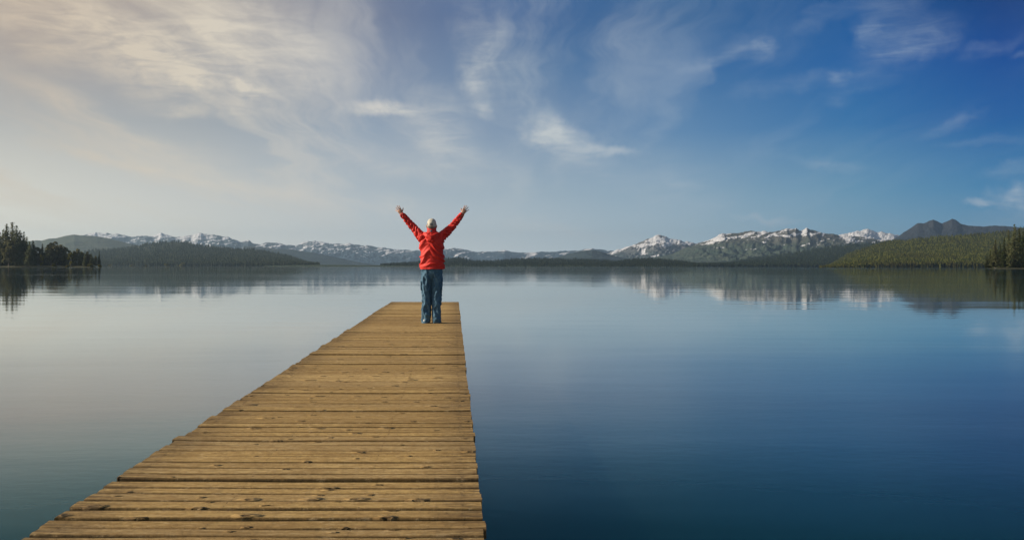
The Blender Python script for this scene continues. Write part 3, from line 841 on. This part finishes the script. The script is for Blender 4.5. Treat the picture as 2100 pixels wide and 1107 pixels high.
for u in (0.06, 0.37, 0.70, 0.94):
    V, Fc = [], []
    ys_ = np.linspace(-6.8, 24.1, 9)
    for a, b in zip(ys_[:-1], ys_[1:]):
        xa = deck_x(a)[0] * (1 - u) + deck_x(a)[1] * u
        xb = deck_x(b)[0] * (1 - u) + deck_x(b)[1] * u
        box(V, Fc, (xa, a, deck_z(a) - 0.15), (xb, b, deck_z(b) - 0.15), 0.10, 0.045)
    mesh_obj("joist", V, Fc, m_beam, pier, smooth=False)
for yy in np.arange(-5.0, 24.5, 3.6):
    for u in (0.16, 0.84):
        xx = deck_x(yy)[0] * (1 - u) + deck_x(yy)[1] * u
        V, Fc = [], []
        k = 14
        zs = [(-5.9, 0.12), (-1, 0.115), (0.0, 0.11), (deck_z(yy) - 0.26, 0.105)]
        for z_, r_ in zs:
            for i in range(k):
                V.append((xx + r_ * math.cos(i * 6.2832 / k), yy + r_ * math.sin(i * 6.2832 / k), z_))
        for j in range(len(zs) - 1):
            for i in range(k):
                Fc.append((j * k + i, j * k + (i + 1) % k, (j + 1) * k + (i + 1) % k, (j + 1) * k + i))
        Fc.append(tuple(range((len(zs) - 1) * k, len(zs) * k)))
        mesh_obj("pile", V, Fc, m_beam, pier)

# ------------------------------------------------------------------ the man at the end of the pier
PY = 15.86
PX = (885.6 - 1050) / F * PY
PZ = deck_z(PY) + 0.002


def noise3(x, y, z):
    return noise.noise(Vector((x, y, z)))


def cloth_mat(name, c1, c2, rough=0.75, weave=300.0, sheen=0.0):
    m, t, out = material(name)
    P = t.add('ShaderNodeTexCoord').outputs['Object']
    n = t.noise(P, 9, 4, 0.6)
    wv = t.noise(P, weave, 2, 0.5)
    col = t.mix(t.mapr(n, 0.35, 0.7), c1 + (1,), c2 + (1,))
    bp = t.add('ShaderNodeBump', Strength=0.35, Distance=0.004, Height=t.math('ADD', t.math('MULTIPLY', wv, 0.3), t.noise(P, 55, 3, 0.6)))
    principled(t, out, Base_Color=col, Roughness=rough, Specular_IOR_Level=0.3, Normal=bp.outputs[0])
    return m


m_red = cloth_mat("red_shell_fabric", (0.66, 0.032, 0.022), (0.56, 0.024, 0.018), 0.6)
m_grey = cloth_mat("grey_fleece", (0.10, 0.12, 0.15), (0.07, 0.085, 0.11), 0.9)
m_jean = cloth_mat("blue_denim", (0.070, 0.145, 0.215), (0.045, 0.105, 0.165), 0.85)
m_cap = cloth_mat("cream_cotton", (0.68, 0.62, 0.52), (0.50, 0.46, 0.38), 0.9)
m_shoe = cloth_mat("pale_shoe", (0.50, 0.49, 0.47), (0.40, 0.39, 0.38), 0.6)
m_sole = cloth_mat("dark_sole", (0.05, 0.05, 0.05), (0.04, 0.04, 0.04), 0.6)
m_hair = cloth_mat("grey_brown_hair", (0.12, 0.11, 0.10), (0.24, 0.23, 0.22), 0.8)
m_skin, t, out = material("skin")
P = t.add('ShaderNodeTexCoord').outputs['Object']
principled(t, out, Base_Color=t.mix(t.mapr(t.noise(P, 14, 4), 0.35, 0.7), (0.50, 0.27, 0.18, 1), (0.40, 0.20, 0.13, 1)), Roughness=0.5, Subsurface_Weight=0.08, Subsurface_Scale=0.01)
m_eye, t, out = material("eye_white")
principled(t, out, Base_Color=(0.7, 0.68, 0.65, 1), Roughness=0.2)


class Blob:
    """closed lofts that a voxel remesh fuses into one skin"""
    def __init__(s):
        s.V, s.F = [], []

    def loft(s, pts, radii, k=20, side=None):
        """pts: centres; radii: (a along side, b across); side: preferred direction of a"""
        pts = [Vector(p) for p in pts]
        n = len(pts)
        b0 = len(s.V)
        for i, p in enumerate(pts):
            d = (pts[min(n - 1, i + 1)] - pts[max(0, i - 1)]).normalized()
            sd = Vector(side) if side else Vector((1, 0, 0))
            sd = (sd - d * sd.dot(d))
            if sd.length < 1e-3:
                sd = Vector((0, 1, 0)) - d * d.y
            sd.normalize()
            o = d.cross(sd)
            r = radii[i]
            a, b = (r if isinstance(r, (tuple, list)) else (r, r))
            for q in range(k):
                th = 2 * math.pi * q / k
                s.V.append(p + sd * (a * math.cos(th)) + o * (b * math.sin(th)))
        for i in range(n - 1):
            for q in range(k):
                s.F.append((b0 + i * k + q, b0 + i * k + (q + 1) % k, b0 + (i + 1) * k + (q + 1) % k, b0 + (i + 1) * k + q))
        # rounded caps
        for i, sgn in ((0, -1), (n - 1, 1)):
            d = (pts[min(n - 1, i + 1)] - pts[max(0, i - 1)]).normalized() * sgn
            r = radii[i]
            a = min(r) if isinstance(r, (tuple, list)) else r
            tip = len(s.V)
            ring2 = []
            for q in range(k):
                s.V.append(pts[i] + (s.V[b0 + i * k + q] - pts[i]) * 0.7 + d * a * 0.6)
                ring2.append(tip + q)
            s.V.append(pts[i] + d * a * 0.9)
            c = tip + k
            for q in range(k):
                q2 = (q + 1) % k
                f = (b0 + i * k + q, b0 + i * k + q2, ring2[q2], ring2[q])
                g_ = (ring2[q], ring2[q2], c)
                if sgn > 0:
                    s.F.append(f)
                    s.F.append(g_)
                else:
                    s.F.append(f[::-1])
                    s.F.append(g_[::-1])

    def ball(s, c, r, k=20):
        c = Vector(c)
        r = Vector(r) if isinstance(r, (tuple, list)) else Vector((r, r, r))
        b0 = len(s.V)
        m = k // 2
        for i in range(1, m):
            ph = math.pi * i / m
            for q in range(k):
                th = 2 * math.pi * q / k
                s.V.append(c + Vector((r.x * math.sin(ph) * math.cos(th), r.y * math.sin(ph) * math.sin(th), -r.z * math.cos(ph))))
        for i in range(m - 2):
            for q in range(k):
                s.F.append((b0 + i * k + q, b0 + i * k + (q + 1) % k, b0 + (i + 1) * k + (q + 1) % k, b0 + (i + 1) * k + q))
        s.V.append(c - Vector((0, 0, r.z)))
        s.V.append(c + Vector((0, 0, r.z)))
        a, b = len(s.V) - 2, len(s.V) - 1
        for q in range(k):
            s.F.append((b0 + (q + 1) % k, b0 + q, a))
            s.F.append((b0 + (m - 2) * k + q, b0 + (m - 2) * k + (q + 1) % k, b))

    def build(s, name, mat, voxel, smooth=4, warp=None, parent=None, cut=None):
        me = bpy.data.meshes.new("tmp")
        me.from_pydata([tuple(v) for v in s.V], [], s.F)
        o = bpy.data.objects.new("tmp", me)
        C.objects.link(o)
        md = o.modifiers.new("r", 'REMESH')
        md.mode = 'VOXEL'
        md.voxel_size = voxel
        if smooth:
            ms = o.modifiers.new("s", 'SMOOTH')
            ms.factor = 0.5
            ms.iterations = smooth
        dg = bpy.context.evaluated_depsgraph_get()
        m2 = bpy.data.meshes.new_from_object(o.evaluated_get(dg))
        bpy.data.objects.remove(o)
        bpy.data.meshes.remove(me)
        m2.name = name
        m2.materials.clear()
        m2.materials.append(mat)
        if warp:
            n = len(m2.vertices)
            co = np.empty(n * 3)
            m2.vertices.foreach_get('co', co)
            co = co.reshape(-1, 3)
            no = np.empty(n * 3)
            m2.vertices.foreach_get('normal', no)
            no = no.reshape(-1, 3)
            for i in range(n):
                co[i] += no[i] * warp(co[i], no[i])
            m2.vertices.foreach_set('co', co.ravel())
        if cut:
            bm = bmesh.new()
            bm.from_mesh(m2)
            bmesh.ops.delete(bm, geom=[f for f in bm.faces if cut(f.calc_center_median())], context='FACES')
            bm.to_mesh(m2)
            bm.free()
        m2.polygons.foreach_set('use_smooth', np.ones(len(m2.polygons), dtype=bool))
        m2.update()
        ob = link(name, m2, parent)
        return ob


def mirror(p):
    return (-p[0], p[1], p[2])


# joints (metres; x right, y away from the camera, z up from the deck)
SH = {-1: (-0.165, 0.0, 1.475), 1: (0.163, 0.0, 1.475)}
EL = {-1: (-0.352, 0.07, 1.672), 1: (0.343, 0.07, 1.655)}
WR = {-1: (-0.522, 0.05, 1.870), 1: (0.520, 0.05, 1.872)}
HANDS = {-1: dict(knuckle=(-0.563, 0.052, 1.935), tips=[(-0.573, 0.066, 2.018), (-0.604, 0.062, 2.012), (-0.625, 0.070, 1.982), (-0.634, 0.085, 1.942)], thumb=[(-0.528, 0.050, 1.895), (-0.508, 0.060, 1.930), (-0.500, 0.072, 1.972)]),
         1: dict(knuckle=(0.558, 0.052, 1.938), tips=[(0.562, 0.066, 2.020), (0.594, 0.060, 2.018), (0.620, 0.068, 1.992), (0.632, 0.085, 1.950)], thumb=[(0.524, 0.050, 1.898), (0.505, 0.060, 1.932), (0.494, 0.072, 1.970)])}

b = Blob()
# head, face, neck
b.ball((-0.004, 0.008, 1.682), (0.077, 0.098, 0.100))
b.ball((-0.004, 0.040, 1.630), (0.058, 0.068, 0.080))
b.ball((-0.004, 0.088, 1.572), (0.024, 0.022, 0.018), 12)      # chin
b.loft([(-0.004, 0.100, 1.672), (-0.004, 0.122, 1.640), (-0.004, 0.112, 1.630)], [0.008, 0.014, 0.012], 10)   # nose
b.loft([(-0.026, 0.100, 1.604), (-0.004, 0.108, 1.604), (0.018, 0.100, 1.604)], [0.005, 0.008, 0.005], 8)     # mouth
b.loft([(-0.05, 0.085, 1.684), (-0.025, 0.103, 1.690), (-0.004, 0.100, 1.688), (0.017, 0.103, 1.690), (0.042, 0.085, 1.684)], [0.008, 0.009, 0.007, 0.009, 0.008], 8)  # brow
for sx in (-1, 1):
    b.loft([(-0.004 + sx * 0.078, 0.012, 1.628), (-0.004 + sx * 0.086, 0.004, 1.652), (-0.004 + sx * 0.088, -0.002, 1.676)], [(0.007, 0.010), (0.008, 0.016), (0.007, 0.017)], 12)   # ears
b.loft([(0, -0.01, 1.42), (-0.002, -0.004, 1.52), (-0.004, 0.008, 1.62)], [0.062, 0.058, 0.056])
# trunk
b.loft([(0.002, 0.0, 0.86), (0.004, 0.0, 1.0), (0.004, 0.0, 1.15), (0.002, 0, 1.32), (0, 0, 1.44), (0, 0, 1.50)],
       [(0.16, 0.105), (0.155, 0.10), (0.15, 0.10), (0.17, 0.105), (0.15, 0.09), (0.07, 0.06)])
for sx in (-1, 1):
    b.loft([(SH[sx][0] * 0.55, 0, 1.42), SH[sx], EL[sx], WR[sx]], [0.055, 0.050, 0.040, (0.030, 0.022)], 16, side=(sx * 0.7, 0, -0.7))
    H = HANDS[sx]
    kn = Vector(H['knuckle'])
    wr = Vector(WR[sx])
    d = (kn - wr).normalized()
    lat = Vector((0, 1, 0)).cross(d).normalized()
    if lat.x * sx > 0:
        lat = -lat                       # towards the thumb (inwards)
    b.loft([wr - d * 0.03, wr, wr.lerp(kn, 0.4), wr.lerp(kn, 0.8), kn], [(0.028, 0.020), (0.028, 0.018), (0.036, 0.016), (0.041, 0.015), (0.040, 0.012)], 18, side=tuple(lat))
    for i, tip in enumerate(H['tips']):
        root_ = kn + lat * (0.030 - 0.020 * i) - d * (0.006 + (0.006 if i == 3 else 0))
        tp = Vector(tip)
        mid = root_.lerp(tp, 0.52) + Vector((0, -0.005, 0))
        r = (0.0092, 0.0095, 0.0090, 0.0080)[i]
        b.loft([root_ - d * 0.012, root_, mid, tp], [r * 1.05, r, r * 0.93, r * 0.72], 12)
    th = [Vector(q) for q in H['thumb']]
    b.loft([wr.lerp(kn, 0.15) + lat * 0.012] + th, [0.014, 0.0135, 0.0110, 0.0085], 12)
    # legs and feet
    lx = -0.098 if sx < 0 else 0.083
    b.loft([(lx * 0.85, 0, 0.88), (lx, 0, 0.70), (lx, 0.005, 0.48), (lx, -0.01, 0.32), (lx, 0, 0.10), (lx, 0.0, 0.05)], [0.078, 0.070, 0.050, 0.048, 0.035, 0.035], 16)
    b.loft([(lx, -0.02, 0.05), (lx + sx * 0.005, 0.07, 0.045), (lx + sx * 0.012, 0.15, 0.035)], [(0.032, 0.03), (0.038, 0.026), (0.036, 0.018)], 14)
person = b.build("person", m_skin, 0.0042, smooth=2)
person.location = (PX, PY, PZ)
tag(person, "man in red hooded jacket, jeans and cream cap, back turned, both arms raised", "person")
for sx in (-1, 1):
    e = Blob()
    e.ball((0, 0, 0), 0.0115, 12)
    o = mesh_obj("eye", [tuple(Vector(v) + Vector((-0.004 + sx * 0.030, 0.092, 1.670))) for v in e.V], e.F, m_eye, person)


def fold(p, n):
    """drapery: sharp-crested folds slanting across the back, rings round the sleeves"""
    x, y, z = p
    r = abs(x)
    if z > 1.40 and r > 0.20:                       # sleeves
        sx = 1 if x > 0 else -1
        t_ = (r - 0.165) * 0.66 + (z - 1.475) * 0.75
        ang = math.atan2(y - 0.06, (-(r - 0.165) * 0.75 + (z - 1.475) * 0.66))
        v = noise3(t_ * 21 + 1.3 * math.sin(ang + sx), ang * 0.9 + sx * 3, 2.0 + sx * 5)
        v2 = noise3(t_ * 45, ang * 2.2 + sx * 3, 7.0)
        return 0.032 * (0.34 - abs(v) * 1.9) + 0.006 * v2
    q = z + 0.42 * (abs(x + 0.02) - 0.06) * (1 if z > 1.15 else 0.75) + 0.10 * noise3(x * 3, y * 3, z * 2.2)
    v = noise3(x * 2.4 + 3, y * 2.0, q * 11.5)
    v2 = noise3(x * 6 + 11, y * 5, q * 24)
    a = 0.052 * (0.30 - min(0.3, abs(v)) * 1.75) + 0.016 * v2
    return a * (0.35 + 0.65 * min(1, max(0, (z - 0.93) / 0.10))) * (1.0 if z < 1.5 else 0.4)


j = Blob()
j.loft([(0.008, 0, 0.925), (0.008, 0, 0.95), (0.008, 0, 1.05), (0.005, 0, 1.20), (0.003, 0, 1.33), (0.0, 0, 1.42), (0.0, -0.005, 1.485), (0.0, -0.005, 1.535), (-0.002, 0, 1.575)],
       [(0.212, 0.142), (0.214, 0.145), (0.209, 0.142), (0.202, 0.138), (0.203, 0.135), (0.205, 0.130), (0.185, 0.118), (0.125, 0.100), (0.080, 0.085)], 40)
for sx in (-1, 1):
    s_, e_, w__ = Vector(SH[sx]), Vector(EL[sx]), Vector(WR[sx])
    j.loft([(sx * 0.10, 0, 1.40), s_, s_.lerp(e_, 0.35), s_.lerp(e_, 0.7), e_, e_.lerp(w__, 0.35), e_.lerp(w__, 0.7), w__.lerp(e_, 0.06)],
           [0.10, 0.092, 0.076, 0.064, 0.060, 0.054, 0.047, 0.040], 24)
jacket = j.build("jacket", m_red, 0.0070, smooth=6, warp=fold, parent=person, cut=lambda c: c.z < 0.925)
# standing collar
k_ = Blob()
k_.loft([(-0.002, 0.0, 1.545), (-0.003, 0.0, 1.60), (-0.004, 0.002, 1.640)], [(0.082, 0.086), (0.080, 0.084), (0.078, 0.084)], 30)
k_.build("collar", m_red, 0.006, 3, parent=jacket, warp=lambda p, n: 0.004 * noise3(p[0] * 12, p[1] * 12, p[2] * 30))
k_ = Blob()
k_.loft([(-0.06, -0.052, 1.576), (-0.003, -0.088, 1.570), (0.056, -0.052, 1.576)], [(0.014, 0.020), (0.016, 0.022), (0.014, 0.020)], 14, side=(0, 1, 0))
k_.build("collar_lining", m_grey, 0.005, 3, parent=jacket)
# hood hanging down the back
h = Blob()
h.loft([(-0.125, 0.02, 1.525), (-0.120, -0.055, 1.510), (-0.065, -0.115, 1.475), (0.0, -0.132, 1.455), (0.065, -0.115, 1.475), (0.120, -0.055, 1.510), (0.125, 0.02, 1.525)],
       [(0.022, 0.035), (0.030, 0.050), (0.036, 0.066), (0.040, 0.074), (0.036, 0.066), (0.030, 0.050), (0.022, 0.035)], 22, side=(0, 1, 0.3))
h.ball((0.0, -0.118, 1.432), (0.085, 0.040, 0.060))


def hood_fold(p, n):
    q = p[2] + 0.55 * abs(p[0]) * -1
    v = noise3(p[0] * 6 + 4, p[1] * 4, q * 26)
    return 0.014 * (0.35 - abs(v) * 1.6)


h.build("hood", m_red, 0.0055, 5, parent=jacket, warp=hood_fold)

# jeans


def jean_fold(p, n):
    x, y, z = p
    sx = 1 if x > 0 else -1
    ang = math.atan2(y, x - sx * 0.09)
    v = noise3(ang * 1.1 + sx * 4, z * 6 + ang * 0.5, sx * 3.0)
    v2 = noise3(ang * 2.0 + sx * 9, z * 20, 5.0)
    inner = 1.0 if abs(x) > 0.03 else 0.35
    low = 1.3 if z < 0.28 else 1.0
    return inner * low * (0.034 * (0.26 - abs(v) * 1.5) + 0.012 * v2)


q = Blob()
q.loft([(0.0, 0, 0.84), (0.001, 0, 0.90), (0.002, 0, 0.99)], [(0.176, 0.118), (0.178, 0.120), (0.172, 0.115)], 36)
q.loft([(-0.080, 0, 0.90), (-0.0835, 0, 0.80), (-0.0895, 0, 0.74), (-0.093, 0.004, 0.60), (-0.088, 0.003, 0.45), (-0.0885, -0.006, 0.30), (-0.092, -0.006, 0.15), (-0.102, -0.012, 0.035), (-0.102, -0.014, 0.006)],
       [(0.092, 0.112), (0.092, 0.108), (0.089, 0.102), (0.084, 0.094), (0.078, 0.087), (0.077, 0.086), (0.080, 0.094), (0.072, 0.104), (0.069, 0.104)], 30)
q.loft([(0.080, 0, 0.90), (0.086, 0, 0.80), (0.0915, 0, 0.74), (0.0855, 0.004, 0.60), (0.0815, 0.003, 0.45), (0.079, -0.006, 0.30), (0.0765, -0.006, 0.15), (0.080, -0.012, 0.035), (0.080, -0.014, 0.006)],
       [(0.092, 0.112), (0.093, 0.108), (0.090, 0.102), (0.087, 0.094), (0.082, 0.087), (0.078, 0.086), (0.074, 0.094), (0.068, 0.104), (0.065, 0.104)], 30)
jeans = q.build("jeans", m_jean, 0.0065, smooth=5, warp=jean_fold, parent=person, cut=lambda c: c.z < 0.008)
for sx in (-1, 1):
    pk = Blob()
    cx = -0.182 if sx < 0 else 0.170
    pk.loft([(cx, 0.0, 0.57), (cx, 0.0, 0.64), (cx, 0.0, 0.70)], [(0.010, 0.050), (0.013, 0.056), (0.012, 0.056)], 16)
    pk.loft([(cx, 0.0, 0.685), (cx + sx * 0.002, 0.0, 0.72)], [(0.015, 0.060), (0.012, 0.058)], 16)
    pk.build("cargo_pocket", m_jean, 0.005, 2, parent=jeans, warp=lambda p, n: 0.004 * noise3(p[0] * 30, p[1] * 30, p[2] * 30))
    lx = -0.112 if sx < 0 else 0.094
    sh = Blob()
    sh.loft([(lx, -0.065, 0.040), (lx, -0.03, 0.050), (lx + sx * 0.006, 0.06, 0.046), (lx + sx * 0.014, 0.15, 0.036), (lx + sx * 0.018, 0.19, 0.028)],
            [(0.034, 0.034), (0.040, 0.044), (0.046, 0.040), (0.047, 0.030), (0.030, 0.020)], 20, side=(1, 0, 0))
    shoe = sh.build("shoe", m_shoe, 0.005, 4, parent=person)
    so = Blob()
    so.loft([(lx, -0.075, 0.012), (lx, -0.03, 0.012), (lx + sx * 0.006, 0.06, 0.012), (lx + sx * 0.014, 0.15, 0.012), (lx + sx * 0.018, 0.20, 0.012)],
            [(0.032, 0.012), (0.044, 0.012), (0.050, 0.012), (0.052, 0.012), (0.034, 0.012)], 20, side=(1, 0, 0))
    so.build("sole", m_sole, 0.005, 2, parent=shoe)

# hair: a close cap of it under the hat, down to the nape
hr = Blob()
hr.loft([(-0.004, 0.0, 1.635), (-0.004, -0.004, 1.66), (-0.004, 0.0, 1.70)], [(0.074, 0.093), (0.0795, 0.100), (0.0795, 0.100)], 26)
hr.build("hair", m_hair, 0.005, 3, parent=person, cut=lambda c: c.y > 0.055 and c.z < 1.70, warp=lambda p, n: 0.003 * noise3(p[0] * 60, p[1] * 60, p[2] * 18))

# cap: dome with panels and a half-moon opening at the back, strap below it, brim on the far side
V, Fc = [], []
nu, nv = 64, 20
ccx, ccy, zb, zt = -0.003, 0.004, 1.650, 1.790
for lay in range(2):
    for jv in range(nv + 1):
        ph = (math.pi / 2) * jv / nv
        for iu in range(nu):
            th = 2 * math.pi * iu / nu
            wob = 1 + 0.012 * math.cos(th * 6) * math.sin(ph * 2) + 0.035 * noise3(math.cos(th) * 2.4, math.sin(th) * 2.4, ph * 2.4)
            rr = math.cos(ph) ** 0.62 * wob
            s_ = 1 - 0.03 * lay
            V.append((ccx + 0.0835 * rr * s_ * math.cos(th), ccy + 0.108 * rr * s_ * math.sin(th), zb + (zt - zb) * math.sin(ph) * (1 - 0.02 * lay) + 0.003 * noise3(th, 3, ph * 3)))
L = (nv + 1) * nu


def opened(iu, jv):
    th = 2 * math.pi * (iu + 0.5) / nu
    a = (th - 1.5 * math.pi)
    z = math.sin((math.pi / 2) * (jv + 0.5) / nv) * (zt - zb)
    return (a / 0.50) ** 2 + ((z - 0.010) / 0.034) ** 2 < 1 and z > 0.010


for jv in range(nv):
    for iu in range(nu):
        if opened(iu, jv):
            continue
        a = jv * nu + iu
        b_ = jv * nu + (iu + 1) % nu
        Fc.append((a, b_, b_ + nu, a + nu))
        Fc.append((L + a, L + a + nu, L + b_ + nu, L + b_))
for iu in range(nu):
    a, b_ = iu, (iu + 1) % nu
    Fc.append((a, L + a, L + b_, b_))
capo = mesh_obj("cap", V, Fc, m_cap, person)
V, Fc = [], []
ni, nj = 24, 8
for lay in range(2):
    for i in range(ni + 1):
        th = math.pi * (0.12 + 0.76 * i / ni)
        for jj in range(nj + 1):
            f = jj / nj
            ext = 0.075 * math.sin(math.pi * i / ni) ** 0.6 * f
            V.append((ccx + (0.0835 + 0.1 * ext) * math.cos(th), ccy + 0.108 * math.sin(th) + ext, zb + 0.006 - 0.16 * ext - 0.35 * ((0.0875 * math.cos(th)) ** 2) * 8 * f - 0.004 * lay))
n2 = (ni + 1) * (nj + 1)
for i in range(ni):
    for jj in range(nj):
        a = i * (nj + 1) + jj
        Fc.append((a, a + nj + 1, a + nj + 2, a + 1))
        Fc.append((n2 + a, n2 + a + 1, n2 + a + nj + 2, n2 + a + nj + 1))
    a = i * (nj + 1) + nj
    Fc.append((a, a + nj + 1, n2 + a + nj + 1, n2 + a))
mesh_obj("brim", V, Fc, m_cap, capo)
bt = Blob()
bt.ball((ccx, ccy, zt + 0.001), (0.008, 0.008, 0.004), 12)
mesh_obj("button", [tuple(v) for v in bt.V], bt.F, m_cap, capo)

# ------------------------------------------------------------------ haze over the whole lake basin
m_haze, t, out = material("haze")
pv = t.add('ShaderNodeVolumePrincipled', Color=(0.54, 0.77, 1.0, 1), Density=4.2e-5, Anisotropy=0.45)
t.l.new(pv.outputs[0], out.inputs['Volume'])
hx, hy0, hy1, hz0, hz1 = 15800, -2800, 17800, -7.5, 640
V = [(x, y, z) for z in (hz0, hz1) for y in (hy0, hy1) for x in (-hx, hx)]
tag(mesh_obj("haze", V, [(0, 2, 3, 1), (4, 5, 7, 6), (0, 1, 5, 4), (2, 6, 7, 3), (0, 4, 6, 2), (1, 3, 7, 5)], m_haze, smooth=False), kind='stuff')
